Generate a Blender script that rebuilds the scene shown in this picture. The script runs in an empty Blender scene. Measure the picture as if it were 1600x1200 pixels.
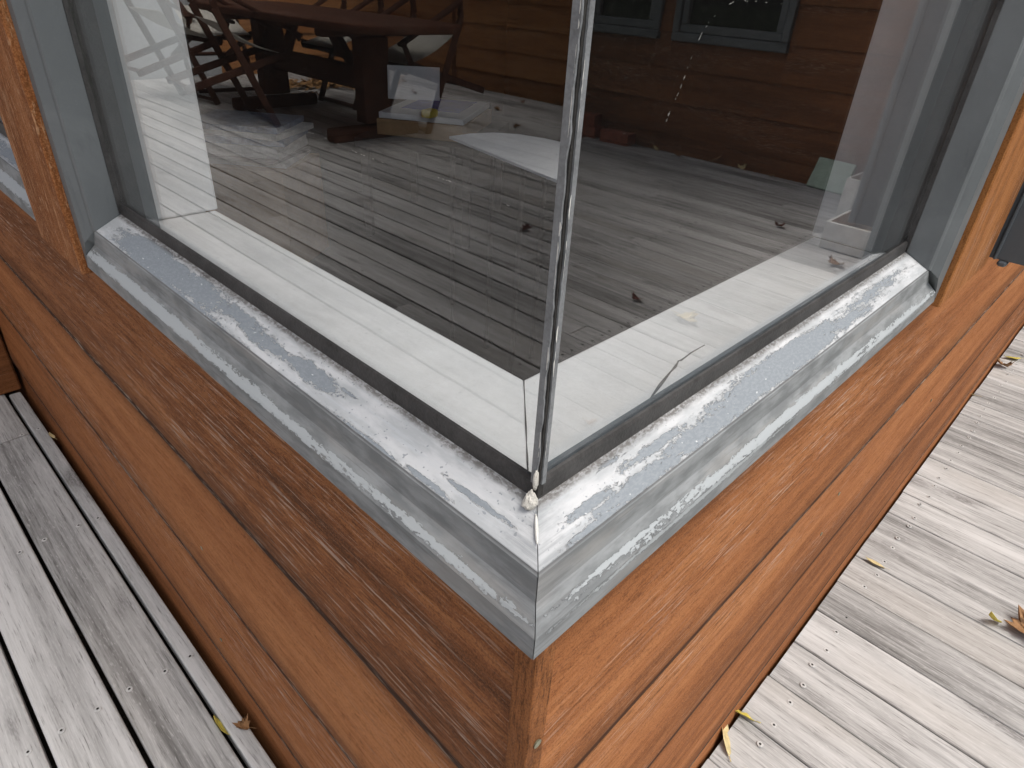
import bpy, bmesh, math, random
from mathutils import Matrix, Vector, noise
random.seed(7)
S = bpy.context.scene
COL = S.collection

# ------------------------------------------------------------------ camera
cam_d = bpy.data.cameras.new('camera'); cam = bpy.data.objects.new('camera', cam_d); COL.objects.link(cam)
CR = Vector((0.70055558, -0.71168124, 0.05226551)); CD = Vector((-0.34461414, -0.40154249, -0.84853092)); CF = Vector((0.62487036, 0.57643164, -0.52655825))
m = Matrix((CR, -CD, -CF)).transposed().to_4x4(); m.translation = (-0.164825, -0.134425, 0.95)
cam.matrix_world = m
cam_d.sensor_fit = 'HORIZONTAL'; cam_d.sensor_width = 36.0; cam_d.lens = 36.0*1021.36/1600.0
cam_d.clip_start = 0.01; cam_d.clip_end = 600
S.camera = cam
S.render.resolution_x = 1024; S.render.resolution_y = 768

# ------------------------------------------------------------------ sky, sun, exposure
SUN = Vector((0.03, -0.40, 0.91)).normalized()
w = bpy.data.worlds.new('World'); S.world = w; w.use_nodes = True
wn = w.node_tree.nodes; wl = w.node_tree.links
bg = wn['Background']; sky = wn.new('ShaderNodeTexSky'); sky.sky_type = 'NISHITA'; sky.sun_disc = False
sky.sun_elevation = math.asin(SUN.z); sky.sun_rotation = math.atan2(SUN.x, SUN.y)
sky.air_density = 1.0; sky.dust_density = 4.0; sky.ozone_density = 0.6
hs = wn.new('ShaderNodeHueSaturation'); hs.inputs['Saturation'].default_value = 0.45      # thin bright overcast: the blue is washed out
wl.new(sky.outputs[0], hs.inputs['Color']); wl.new(hs.outputs[0], bg.inputs[0]); bg.inputs[1].default_value = 0.14
sun_d = bpy.data.lights.new('sun', 'SUN'); sun_d.energy = 1.3; sun_d.angle = math.radians(25); sun_d.color = (1.0, 0.95, 0.89)
sun = bpy.data.objects.new('sun', sun_d); COL.objects.link(sun); sun.rotation_euler = SUN.to_track_quat('Z', 'Y').to_euler()
S.view_settings.view_transform = 'Standard'; S.view_settings.look = 'None'; S.view_settings.gamma = 1.0
S.view_settings.exposure = 0.55
S.view_settings.use_curve_mapping = False
try:
    S.cycles.max_bounces = 5; S.cycles.diffuse_bounces = 2; S.cycles.use_denoising = True; S.cycles.adaptive_threshold = 0.02; S.cycles.transparent_max_bounces = 12; S.cycles.glossy_bounces = 3
except Exception: pass

# ------------------------------------------------------------------ helpers
def tag(o, label=None, cat=None, group=None, kind=None):
    if label: o['label'] = label
    if cat: o['category'] = cat
    if group: o['group'] = group
    if kind: o['kind'] = kind
    return o
def link(name, data, parent=None, mw=None):
    o = bpy.data.objects.new(name, data); COL.objects.link(o)
    if parent is not None: o.parent = parent
    if mw is not None: o.matrix_local = mw
    return o
def empty(name, loc=(0, 0, 0), rz=0, parent=None, mw=None):
    o = link(name, None, parent, mw)
    o.empty_display_size = 0.05
    if mw is None: o.location = loc; o.rotation_euler = (0, 0, rz)
    return o
def mesh(name, V, F, mat, parent=None, mw=None, uv=None, smooth=False):
    me = bpy.data.meshes.new(name); me.from_pydata([tuple(v) for v in V], [], F)
    if mat: me.materials.append(mat)
    if uv:
        l = me.uv_layers.new(name='UVMap')
        for p in me.polygons:
            for li in p.loop_indices: l.data[li].uv = uv[me.loops[li].vertex_index]
    if smooth:
        for p in me.polygons: p.use_smooth = True
    me.update()
    return link(name, me, parent, mw)
def fixn(me):
    b = bmesh.new(); b.from_mesh(me); bmesh.ops.recalc_face_normals(b, faces=b.faces); b.to_mesh(me); b.free()
def box_bm(bm, x0, x1, y0, y1, z0, z1, bev=0.0, M=None, seg=1):
    r = bmesh.ops.create_cube(bm, size=1.0); vs = r['verts']
    for v in vs: v.co = Vector(((x0+x1)/2+v.co.x*(x1-x0), (y0+y1)/2+v.co.y*(y1-y0), (z0+z1)/2+v.co.z*(z1-z0)))
    if bev > 0:
        es = list({e for v in vs for e in v.link_edges})
        r2 = bmesh.ops.bevel(bm, geom=es, offset=bev, segments=seg, affect='EDGES', profile=0.6)
        vs = list({v for f in r2['faces'] for v in f.verts} | {v for v in vs if v.is_valid})
    if M is not None:
        for v in vs: v.co = M @ v.co
    return vs
def bm_obj(name, bm, mat, parent=None, mw=None, smooth=False):
    me = bpy.data.meshes.new(name); bm.to_mesh(me); bm.free()
    if mat: me.materials.append(mat)
    if smooth:
        for p in me.polygons: p.use_smooth = True
    return link(name, me, parent, mw)
def box(name, x0, x1, y0, y1, z0, z1, mat, parent=None, bev=0.0, mw=None, seg=1):
    bm = bmesh.new(); box_bm(bm, x0, x1, y0, y1, z0, z1, bev, None, seg)
    return bm_obj(name, bm, mat, parent, mw)
def bar_bm(bm, a, b, wx, wy, bev=0.0, up=(0, 0, 1)):
    a = Vector(a); b = Vector(b); d = b-a; L = d.length; z = d/L; u = Vector(up)
    if abs(z.dot(u)) > .98: u = Vector((0, 1, 0))
    x = u.cross(z).normalized(); y = z.cross(x)
    M = Matrix((x, y, z)).transposed().to_4x4(); M.translation = a
    return box_bm(bm, -wx/2, wx/2, -wy/2, wy/2, 0, L, bev, M)
def bar(name, a, b, wx, wy, mat, parent=None, bev=0.0, up=(0, 0, 1)):
    bm = bmesh.new(); bar_bm(bm, a, b, wx, wy, bev, up); return bm_obj(name, bm, mat, parent)
def frame(ax, out, loc):
    """local x -> ax, local y -> out, z up (right handed by choice of ax)"""
    M = Matrix((Vector(ax), Vector(out), Vector((0, 0, 1)))).transposed().to_4x4(); M.translation = loc
    return M
def sweep(name, prof, xa, xb, mat, parent=None, mw=None, mitre_a=None, mitre_b=None, close=True, n=1, usign=1, smooth=False, caps=True):
    """prof: [(d, z)] swept along local x; the end x may depend on d through mitre functions. uv = (along, arc length)"""
    V = []; UV = []; F = []
    arc = [0]
    for i in range(1, len(prof)): arc.append(arc[-1]+math.dist(prof[i], prof[i-1]))
    k = len(prof)
    for j in range(n+1):
        t = j/n
        for i, (d, z) in enumerate(prof):
            a = mitre_a(d, z) if mitre_a else xa
            b = mitre_b(d, z) if mitre_b else xb
            x = a+(b-a)*t
            V.append((x, d, z)); UV.append((usign*x, arc[i]))
    kk = k if close else k-1
    for j in range(n):
        for i in range(kk):
            i2 = (i+1) % k
            F.append((j*k+i, j*k+i2, (j+1)*k+i2, (j+1)*k+i))
    if caps and close:
        F.append(tuple(range(k))); F.append(tuple(n*k+i for i in reversed(range(k))))
    o = mesh(name, V, F, mat, parent, mw, UV, smooth); fixn(o.data); return o

# ------------------------------------------------------------------ material toolkit
class N:
    def __init__(s, name):
        s.m = bpy.data.materials.new(name); s.m.use_nodes = True; s.t = s.m.node_tree; s.t.nodes.clear()
        s.out = s.t.nodes.new('ShaderNodeOutputMaterial')
    def n(s, typ, **kw):
        o = s.t.nodes.new(typ)
        for k, v in kw.items(): setattr(o, k, v)
        return o
    def put(s, sock, v):
        if hasattr(v, 'is_linked') or hasattr(v, 'links'): s.t.links.new(v, sock)
        else: sock.default_value = v
    def math(s, op, a, b=0.0, c=None, clamp=False):
        o = s.n('ShaderNodeMath', operation=op, use_clamp=clamp); s.put(o.inputs[0], a); s.put(o.inputs[1], b)
        if c is not None: s.put(o.inputs[2], c)
        return o.outputs[0]
    def vmath(s, op, a, b):
        o = s.n('ShaderNodeVectorMath', operation=op); s.put(o.inputs[0], a); s.put(o.inputs[1], b); return o.outputs[0]
    def coord(s, which='Object'): return s.n('ShaderNodeTexCoord').outputs[which]
    def rnd(s): return s.n('ShaderNodeObjectInfo').outputs['Random']
    def scaled(s, v, sc, off=None):
        o = s.n('ShaderNodeMapping'); s.put(o.inputs['Vector'], v); o.inputs['Scale'].default_value = sc
        if off is not None: s.put(o.inputs['Location'], off)
        return o.outputs[0]
    def offset(s, k=37.0):
        c = s.n('ShaderNodeCombineXYZ'); r = s.rnd()
        s.put(c.inputs[0], s.math('MULTIPLY', r, k)); s.put(c.inputs[1], s.math('MULTIPLY', r, k*1.7)); s.put(c.inputs[2], s.math('MULTIPLY', r, k*.6))
        return c.outputs[0]
    def noise(s, v, scale, detail=6, rough=.6, dist=0.0, out=0):
        o = s.n('ShaderNodeTexNoise'); s.put(o.inputs['Vector'], v); o.inputs['Scale'].default_value = scale
        o.inputs['Detail'].default_value = detail; o.inputs['Roughness'].default_value = rough; o.inputs['Distortion'].default_value = dist
        return o.outputs[out]
    def ramp(s, fac, stops, interp='LINEAR'):
        o = s.n('ShaderNodeValToRGB'); s.put(o.inputs[0], fac); cr = o.color_ramp; cr.interpolation = interp
        while len(cr.elements) < len(stops): cr.elements.new(.5)
        for e, (p, c) in zip(cr.elements, stops):
            e.position = p; e.color = (c, c, c, 1) if isinstance(c, (int, float)) else (*c, 1)
        return o.outputs[0]
    def step(s, v, lo, hi, a=0.0, b=1.0):
        o = s.n('ShaderNodeMapRange', interpolation_type='SMOOTHSTEP'); s.put(o.inputs['Value'], v)
        o.inputs['From Min'].default_value = lo; o.inputs['From Max'].default_value = hi
        o.inputs['To Min'].default_value = a; o.inputs['To Max'].default_value = b
        return o.outputs[0]
    def mix(s, fac, a, b, blend='MIX'):
        o = s.n('ShaderNodeMix', data_type='RGBA', blend_type=blend); s.put(o.inputs[0], fac)
        for i, v in ((6, a), (7, b)):
            if isinstance(v, tuple) and len(v) == 3: v = (*v, 1)
            s.put(o.inputs[i], v)
        return o.outputs[2]
    def bump(s, h, dist, strength=1.0, normal=None):
        o = s.n('ShaderNodeBump'); s.put(o.inputs['Height'], h); o.inputs['Distance'].default_value = dist; o.inputs['Strength'].default_value = strength
        if normal is not None: s.put(o.inputs['Normal'], normal)
        return o.outputs[0]
    def principled(s, col, rough=.6, normal=None, metallic=0.0, spec=.5):
        p = s.n('ShaderNodeBsdfPrincipled')
        if isinstance(col, tuple) and len(col) == 3: col = (*col, 1)
        s.put(p.inputs['Base Color'], col); s.put(p.inputs['Roughness'], rough); s.put(p.inputs['Metallic'], metallic)
        s.put(p.inputs['Specular IOR Level'], spec)
        if normal is not None: s.put(p.inputs['Normal'], normal)
        s.t.links.new(p.outputs[0], s.out.inputs[0]); return p
    def done(s): return s.m

def mat_stain(name, lo, mid, hi, weather=0.0, axis=0, darkstreak=.5, ridge=.0006, gscale=1.0, pale=(.52, .40, .32), iso=False, edge=0.0):
    """oiled, weathered cladding timber; grain runs along local axis"""
    k = N(name); c = k.coord('Object'); off = k.offset()
    def st(l, a):
        v = [a, a, a]; v[axis] = l; return tuple(v)
    big = k.noise(k.scaled(c, st(.7, 5.0), off), 1.0, 2, .55, .4)
    mid_n = k.noise(k.scaled(c, st(3.2*gscale, 44*gscale), off), 1.0, 4, .62)
    fine = k.noise(k.scaled(c, st(24*gscale, 260*gscale), off), 1.0, 3, .72)
    spk = k.noise(k.scaled(c, st(75, 260) if iso else st(95, 430), off), 1.0, 3 if iso else 2, .7, .2 if iso else 0.0)
    mixf = k.math('ADD', k.math('MULTIPLY', big, .50), k.math('MULTIPLY', mid_n, .50))
    mixf = k.math('ADD', mixf, k.math('MULTIPLY', k.math('SUBTRACT', k.rnd(), .5), .07))
    col = k.ramp(mixf, [(.36, lo), (.50, mid), (.62, hi)])
    col = k.mix(k.step(fine, .50, .68, 0, darkstreak), col, lo)
    col = k.mix(k.step(spk, .54, .70, 0, .42), col, hi)
    col = k.mix(k.step(spk, .44, .30, 0, .55), col, tuple(x*.55 for x in lo))
    pore = k.noise(k.scaled(c, (800, 800, 800), off), 1.0, 1, .5)
    col = k.mix(k.step(pore, .50, .66, 0, .30), col, hi); col = k.mix(k.step(pore, .48, .34, 0, .40), col, tuple(x*.6 for x in lo))
    h = k.math('ADD', k.math('MULTIPLY', fine, .8), k.math('MULTIPLY', spk, .5))
    if iso: col = k.mix(k.step(spk, .56, .68, 0, .6), col, pale); h = k.math('ADD', h, k.math('MULTIPLY', spk, 1.6))
    if weather > 0:
        wz = k.step(k.noise(k.scaled(c, st(1.1, 9), off), 1.0, 2, .5), .52-.10*weather, .70-.10*weather)
        silver = k.noise(k.scaled(c, st(20.0, 420), off), 1.0, 3, .7)
        sm = k.math('MULTIPLY', wz, k.step(silver, .56, .66))
        dk = k.math('MULTIPLY', wz, k.step(silver, .46, .36))
        col = k.mix(k.math('MULTIPLY', dk, .65), col, (.075, .030, .014))
        col = k.mix(k.math('MULTIPLY', sm, .75), col, pale)
        h = k.math('ADD', h, k.math('MULTIPLY', k.math('MULTIPLY', wz, silver), 1.2))
    if edge > 0:
        # board edges: silvered fibres on the arris; stain and painted lap shade, top and bottom
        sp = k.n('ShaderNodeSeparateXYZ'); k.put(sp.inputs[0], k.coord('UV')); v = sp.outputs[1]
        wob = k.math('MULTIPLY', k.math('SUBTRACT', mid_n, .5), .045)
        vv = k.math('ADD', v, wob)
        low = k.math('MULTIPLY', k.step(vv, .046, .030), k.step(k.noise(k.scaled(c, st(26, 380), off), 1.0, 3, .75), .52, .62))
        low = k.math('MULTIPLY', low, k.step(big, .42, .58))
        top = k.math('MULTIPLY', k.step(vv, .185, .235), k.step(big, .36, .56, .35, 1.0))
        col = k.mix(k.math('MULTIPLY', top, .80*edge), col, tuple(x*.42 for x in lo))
        lap_shade = k.math('ADD', k.math('MULTIPLY', k.step(v, .0415, .0365), .75), k.math('MULTIPLY', k.step(k.math('ADD', v, k.math('MULTIPLY', wob, .8)), .085, .036), k.step(big, .34, .58, .15, .55)))  # lower edge darkened in the colour so each lap reads as shaded
        col = k.mix(k.math('MULTIPLY', lap_shade, edge, clamp=True), col, tuple(x*.34 for x in lo))
        col = k.mix(k.math('MULTIPLY', low, .85*edge), col, (.50, .40, .32))
    k.principled(col, k.step(fine, .3, .7, .72, .92), k.bump(h, ridge), spec=.18)
    return k.done()

def mat_deck(name, axis=1, tone=.86):
    k = N(name); c = k.coord('Object'); off = k.offset(51)
    def st(l, a):
        v = [a, a, a]; v[axis] = l; return tuple(v)
    big = k.noise(k.scaled(c, st(1.6, 9), off), 1.0, 3, .6, .5)
    band = k.noise(k.scaled(c, st(1.2, 55), off), 1.0, 3, .6, .6)
    fine = k.noise(k.scaled(c, st(16, 330), off), 1.0, 3, .75)
    spk = k.noise(k.scaled(c, st(70, 420), off), 1.0, 1, .6)
    r = k.rnd()
    a = k.math('ADD', k.math('MULTIPLY', big, .38), k.math('MULTIPLY', band, .44))
    a = k.math('ADD', a, k.math('MULTIPLY', fine, .30))
    a = k.math('ADD', a, k.math('MULTIPLY', k.math('SUBTRACT', r, .5), .13))
    T = lambda x, y, z: (x*tone, y*tone, z*tone)
    col = k.ramp(a, [(.36, T(.15, .146, .140)), (.46, T(.31, .305, .295)), (.55, T(.475, .468, .455)), (.68, T(.66, .652, .638))])
    # warm brown patches where the old oil is left, dark mildew blotches
    warm = k.step(k.noise(k.scaled(c, st(1.1, 6), k.vmath('MULTIPLY', off, (2.3, 1.1, 1))), 1.0, 1, .5), .55, .72, 0, .35)
    col = k.mix(warm, col, T(.47, .435, .39))
    mild = k.math('MULTIPLY', k.step(k.noise(k.scaled(c, st(3.0, 14), k.vmath('MULTIPLY', off, (1.3, 2.1, 1))), 1.0, 2, .6), .60, .74), k.step(spk, .36, .62, .35, .8))
    col = k.mix(mild, col, T(.12, .11, .105))
    col = k.mix(k.step(spk, .60, .74, 0, .35), col, T(.74, .72, .70))
    col = k.mix(k.step(fine, .42, .28, 0, .6), col, T(.13, .122, .114))
    h = k.math('ADD', k.math('MULTIPLY', fine, 1.0), k.math('MULTIPLY', band, .5))
    k.principled(col, .75, k.bump(h, .0006), spec=.25)
    return k.done()

def mat_paint(name, base=(.125, .136, .141), chalk=(.185, .197, .202), amount=.5, rough=.5):
    """grey paint gone chalky, on metal"""
    k = N(name); c = k.coord('Object')
    a = k.noise(k.scaled(c, (9, 9, 9)), 1.0, 6, .62, .6)
    b = k.noise(k.scaled(c, (60, 60, 14)), 1.0, 5, .65, .3)
    f = k.noise(k.scaled(c, (500, 500, 500)), 1.0, 3, .6)
    col = k.mix(k.step(a, .40, .66, 0, amount), base, chalk)
    col = k.mix(k.step(b, .56, .72, 0, .45), col, tuple(x*.62 for x in base))
    col = k.mix(k.step(f, .60, .75, 0, .25), col, chalk)
    k.principled(col, rough, k.bump(k.math('ADD', f, k.math('MULTIPLY', b, 2)), .00012), spec=.4)
    return k.done()

def mat_sill(name, blobs_top, lip, seed=0.0, arc_arris=0.0, arc_gasket=1.0):
    """white top coat flaking off blue-grey paint. uv: u metres from the corner, v metres of profile from the bottom lip"""
    k = N(name); uv = k.coord('UV')
    sep = k.n('ShaderNodeSeparateXYZ'); k.put(sep.inputs[0], uv); U, Vv = sep.outputs[0], sep.outputs[1]
    cb = k.n('ShaderNodeCombineXYZ'); k.put(cb.inputs[0], U); k.put(cb.inputs[1], Vv); cb.inputs[2].default_value = seed
    P = cb.outputs[0]
    edge1 = k.noise(k.scaled(P, (75, 210, 1)), 1.0, 6, .76, .5)
    edge2 = k.noise(k.scaled(P, (330, 620, 1)), 1.0, 2, .7)
    streak = k.noise(k.scaled(P, (22, 520, 1)), 1.0, 4, .7)
    cloud = k.noise(k.scaled(P, (30, 90, 1)), 1.0, 4, .6)
    def field(blobs):
        f = None
        for (u0, v0, a, b, s) in blobs:
            du = k.math('DIVIDE', k.math('SUBTRACT', U, u0), a); dv = k.math('DIVIDE', k.math('SUBTRACT', Vv, v0), b)
            d = k.math('SQRT', k.math('ADD', k.math('MULTIPLY', du, du), k.math('MULTIPLY', dv, dv)))
            g = k.math('MULTIPLY', k.math('SUBTRACT', 1.0, d), s)
            f = g if f is None else k.math('MAXIMUM', f, g)
        return k.math('MAXIMUM', f, -1.25)
    ft = field(blobs_top)
    e = k.math('ADD', k.math('MULTIPLY', k.math('SUBTRACT', edge1, .5), 3.4), k.math('MULTIPLY', k.math('SUBTRACT', streak, .5), 1.5))
    e = k.math('ADD', e, k.math('MULTIPLY', k.math('SUBTRACT', edge2, .5), 1.9))
    bare = k.step(k.math('ADD', ft, e), -.02, .05)          # 1 where the white has gone
    near = k.step(k.math('ADD', ft, e), -.32, .02)          # bright raised rim round the flakes
    white = k.mix(k.step(cloud, .40, .64), (.39, .405, .415), (.54, .548, .555))
    white = k.mix(k.step(streak, .50, .66, 0, .50), white, (.47, .50, .525))
    white = k.mix(k.math('MULTIPLY', near, .8), white, (.61, .618, .622))
    fleck = k.noise(k.scaled(P, (420, 480, 1)), 1.0, 1, .6)
    white = k.mix(k.step(fleck, .68, .72, 0, .75), white, (.22, .24, .26))
    scuff = k.noise(k.scaled(P, (260, 900, 1)), 1.0, 3, .75)
    white = k.mix(k.step(scuff, .54, .70, 0, .32), white, (.45, .47, .49))
    grey = k.mix(k.step(edge2, .42, .62), (.222, .246, .268), (.258, .282, .303))
    grey = k.mix(k.step(k.noise(k.scaled(P, (240, 420, 1)), 1.0, 2, .6), .70, .73, 0, .9), grey, (.62, .635, .645))
    col = k.mix(bare, white, grey)
    # outer lip and riser: galvanised grey with a chalky white bead
    lipcol = k.mix(k.step(cloud, .38, .64), (.175, .185, .188), (.275, .288, .292))
    lipcol = k.mix(k.step(streak, .54, .70, 0, .6), lipcol, (.14, .138, .135))
    warm = k.step(k.noise(k.scaled(P, (12, 60, 1)), 1.0, 5, .6), .50, .66, 0, .55)
    lipcol = k.mix(warm, lipcol, (.30, .29, .275))
    fl = k.math('ADD', field(lip), k.math('MULTIPLY', e, .75))
    lipcol = k.mix(k.step(fl, -.05, .05), lipcol, (.385, .41, .42))
    top = k.step(Vv, arc_arris-.0004, arc_arris+.0006)
    col = k.mix(top, lipcol, col)
    # grime gathered against the rubber and dark hairline under the arris
    g = k.math('MULTIPLY', k.step(k.math('ADD', Vv, k.math('MULTIPLY', edge1, .004)), arc_gasket-.0042, arc_gasket-.0002), k.step(edge2, .35, .6, .5, 1.0))
    col = k.mix(k.math('MULTIPLY', g, .85), col, (.085, .075, .065))
    ar = k.math('MULTIPLY', k.step(Vv, arc_arris-.0012, arc_arris-.0006), k.step(Vv, arc_arris+.0002, arc_arris-.0002))
    col = k.mix(k.math('MULTIPLY', ar, .7), col, (.10, .10, .10))
    # dirt drawn into the mitre
    mit = k.math('MULTIPLY', k.step(k.math('ADD', U, k.math('MULTIPLY', edge2, .02)), .016, -.004), k.step(streak, .42, .6, .2, .75))
    col = k.mix(k.math('MULTIPLY', mit, .6), col, (.16, .165, .17))
    hgt = k.math('ADD', k.math('MULTIPLY', k.math('SUBTRACT', 1.0, bare), 1.0), k.math('MULTIPLY', k.math('MULTIPLY', near, k.math('SUBTRACT', 1.0, bare)), .7))
    hgt = k.math('MULTIPLY', hgt, top)
    hgt = k.math('ADD', hgt, k.math('MULTIPLY', k.step(fl, -.05, .05), k.math('SUBTRACT', 1.0, top)))
    hgt = k.math('ADD', hgt, k.math('MULTIPLY', edge2, .25))
    k.principled(col, k.mix(bare, (.78, .78, .78), (.60, .60, .60)), k.bump(hgt, .00035), spec=.4)
    return k.done()

def mat_plain(name, col, rough=.6, var=.25, scale=20, bump=.0004, spec=.4, metallic=0.0):
    k = N(name); c = k.coord('Object'); off = k.offset()
    a = k.noise(k.scaled(c, (scale,)*3, off), 1.0, 3, .6); f = k.noise(k.scaled(c, (scale*9,)*3, off), 1.0, 2, .6)
    lo = tuple(x*(1-var) for x in col); hi = tuple(min(1, x*(1+var)) for x in col)
    cc = k.ramp(k.math('ADD', k.math('MULTIPLY', a, .65), k.math('MULTIPLY', f, .35)), [(.35, lo), (.65, hi)])
    k.principled(cc, rough, k.bump(f, bump), metallic, spec)
    return k.done()

def mat_glass(name):
    k = N(name)
    geo = k.n('ShaderNodeNewGeometry'); fr = k.n('ShaderNodeFresnel')
    k.put(fr.inputs['IOR'], k.math('ADD', k.math('MULTIPLY', geo.outputs['Backfacing'], 1/1.53-1.53), 1.53))
    tr = k.n('ShaderNodeBsdfTransparent'); tr.inputs[0].default_value = (.976, .980, .979, 1)
    gl = k.n('ShaderNodeBsdfGlossy'); gl.inputs['Roughness'].default_value = 0.0; gl.inputs['Color'].default_value = (1, 1, 1, 1)
    mx = k.n('ShaderNodeMixShader'); k.put(mx.inputs[0], fr.outputs[0]); k.t.links.new(tr.outputs[0], mx.inputs[1]); k.t.links.new(gl.outputs[0], mx.inputs[2])
    # faint film of dust and dried water on the pane
    c = k.coord('Object'); d2 = k.noise(k.scaled(c, (900, 900, 900)), 1.0, 1, .5)
    df = k.n('ShaderNodeBsdfDiffuse'); df.inputs[0].default_value = (.7, .7, .68, 1)
    dust = k.step(d2, .70, .80, .003, .05)
    m2 = k.n('ShaderNodeMixShader'); k.put(m2.inputs[0], dust); k.t.links.new(mx.outputs[0], m2.inputs[1]); k.t.links.new(df.outputs[0], m2.inputs[2])
    k.t.links.new(m2.outputs[0], k.out.inputs[0])
    return k.done()

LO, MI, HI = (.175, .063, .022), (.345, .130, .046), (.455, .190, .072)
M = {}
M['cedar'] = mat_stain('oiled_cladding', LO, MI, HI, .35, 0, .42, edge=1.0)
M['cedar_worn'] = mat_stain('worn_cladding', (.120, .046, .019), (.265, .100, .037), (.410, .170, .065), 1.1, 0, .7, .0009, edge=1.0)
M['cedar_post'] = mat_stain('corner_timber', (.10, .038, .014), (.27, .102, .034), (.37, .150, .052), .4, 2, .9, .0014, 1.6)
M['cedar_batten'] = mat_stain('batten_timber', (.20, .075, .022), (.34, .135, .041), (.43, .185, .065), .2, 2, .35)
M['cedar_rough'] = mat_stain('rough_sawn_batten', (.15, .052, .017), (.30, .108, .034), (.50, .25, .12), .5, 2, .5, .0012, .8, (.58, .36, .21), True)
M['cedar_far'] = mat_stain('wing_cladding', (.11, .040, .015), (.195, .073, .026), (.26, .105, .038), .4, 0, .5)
M['wing'] = mat_stain('dark_wing_cladding', (.115, .043, .017), (.205, .078, .028), (.28, .113, .043), .5, 0, .5)  # darker brown stain, uniform over the wing boards
M['cedar_out'] = mat_stain('honey_outbuilding_cladding', (.26, .105, .036), (.42, .185, .066), (.52, .255, .10), .3, 0, .4)
M['deck'] = mat_deck('silvered_decking')
M['paint'] = mat_paint('chalky_grey_paint')
M['paint_dark'] = mat_paint('slate_grey_paint', (.095, .112, .125), (.14, .158, .17), .5, .45)
M['rubber'] = mat_plain('glazing_rubber', (.045, .043, .042), .55, .4, 60, .0003)
M['glass'] = mat_glass('window_glass')
M['glassdark'] = mat_plain('unlit_window_glass', (.006, .007, .008), .03, .2, 5, 0.0, .5)
M['white_sill'] = mat_plain('white_interior_paint', (.64, .652, .654), .5, .06, 40, .0002)
M['dark'] = mat_plain('dark_void', (.02, .018, .016), .9, .3, 10)
M['crack'] = mat_plain('open_joint', (.03, .028, .026), .9, .3, 80)
M['silver'] = mat_plain('weathered_silver_sealant', (.185, .193, .20), .42, .25, 90, .0003)
M['flake'] = mat_plain('lifting_white_paint', (.72, .71, .66), .6, .12, 200, .0003)
M['silicone'] = mat_plain('cream_silicone', (.60, .575, .52), .38, .16, 140, .0008, .5)
M['screw'] = mat_plain('screw_steel', (.56, .555, .54), .45, .2, 300, .0002, .5, .2)
M['nail'] = mat_plain('greenish_nail_head', (.25, .25, .17), .45, .35, 300, .0003, .5, .4)
M['soil'] = mat_plain('dark_soil', (.05, .042, .034), .95, .4, 6, .01)  # the soil itself is dark brown
M['grass'] = mat_plain('lawn_green', (.06, .10, .028), .9, .4, 3, .02)
M['room'] = mat_plain('dim_room_lining', (.030, .026, .023), .8, .2, 3)
M['carpet'] = mat_plain('dark_carpet', (.014, .013, .012), .95, .3, 60)
M['greywall'] = mat_plain('pale_grey_render', (.42, .45, .47), .85, .08, 4)
M['roof'] = mat_paint('roof_metal', (.13, .14, .15), (.18, .19, .20))
M['tablewood'] = mat_stain('dark_table_wood', (.045, .018, .010), (.085, .032, .017), (.135, .055, .030), .1, 1, .4)
M['chairwood'] = mat_stain('dark_chair_wood', (.035, .014, .009), (.065, .026, .015), (.10, .042, .024), 0, 2, .4)
M['canvas'] = mat_plain('cream_canvas', (.55, .53, .47), .9, .12, 30, .0006)
M['brick'] = mat_plain('red_brick', (.30, .085, .045), .9, .35, 35, .002)
M['tray'] = mat_plain('chipped_white_tray', (.60, .60, .57), .6, .18, 22, .0006)
M['traywood'] = mat_plain('tray_inside', (.30, .20, .13), .8, .3, 20)
M['bag'] = mat_plain('pale_green_plastic', (.36, .45, .36), .6, .2, 18, .002)
M['card'] = mat_plain('brown_cardboard', (.36, .23, .115), .85, .15, 15)
M['mag1'] = mat_plain('magazine_slate', (.16, .22, .32), .35, .6, 14, .0001)
M['mag2'] = mat_plain('magazine_white', (.60, .60, .58), .4, .25, 20, .0001)
M['mag3'] = mat_plain('magazine_dark', (.06, .055, .06), .4, .5, 18, .0001)
M['paper'] = mat_plain('white_paper', (.68, .69, .70), .7, .08, 12, .0001)
M['paperblue'] = mat_plain('blue_print', (.05, .09, .42), .5, .3, 20, .0001)
M['yellow'] = mat_plain('yellow_plastic', (.62, .50, .07), .5, .2, 40, .0003)
M['leaf_yellow'] = mat_plain('yellow_leaf', (.62, .52, .10), .6, .30, 60, .0005)
M['leaf_pale'] = mat_plain('pale_dry_leaf', (.62, .50, .26), .7, .25, 60, .0005)
M['leaf_brown'] = mat_plain('brown_dry_leaf', (.27, .145, .065), .75, .40, 70, .0008)
M['leaf_red'] = mat_plain('dark_red_leaf', (.15, .045, .030), .75, .40, 70, .0008)
M['litter'] = mat_plain('leaf_litter', (.36, .20, .075), .8, .45, 25, .001)

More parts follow.
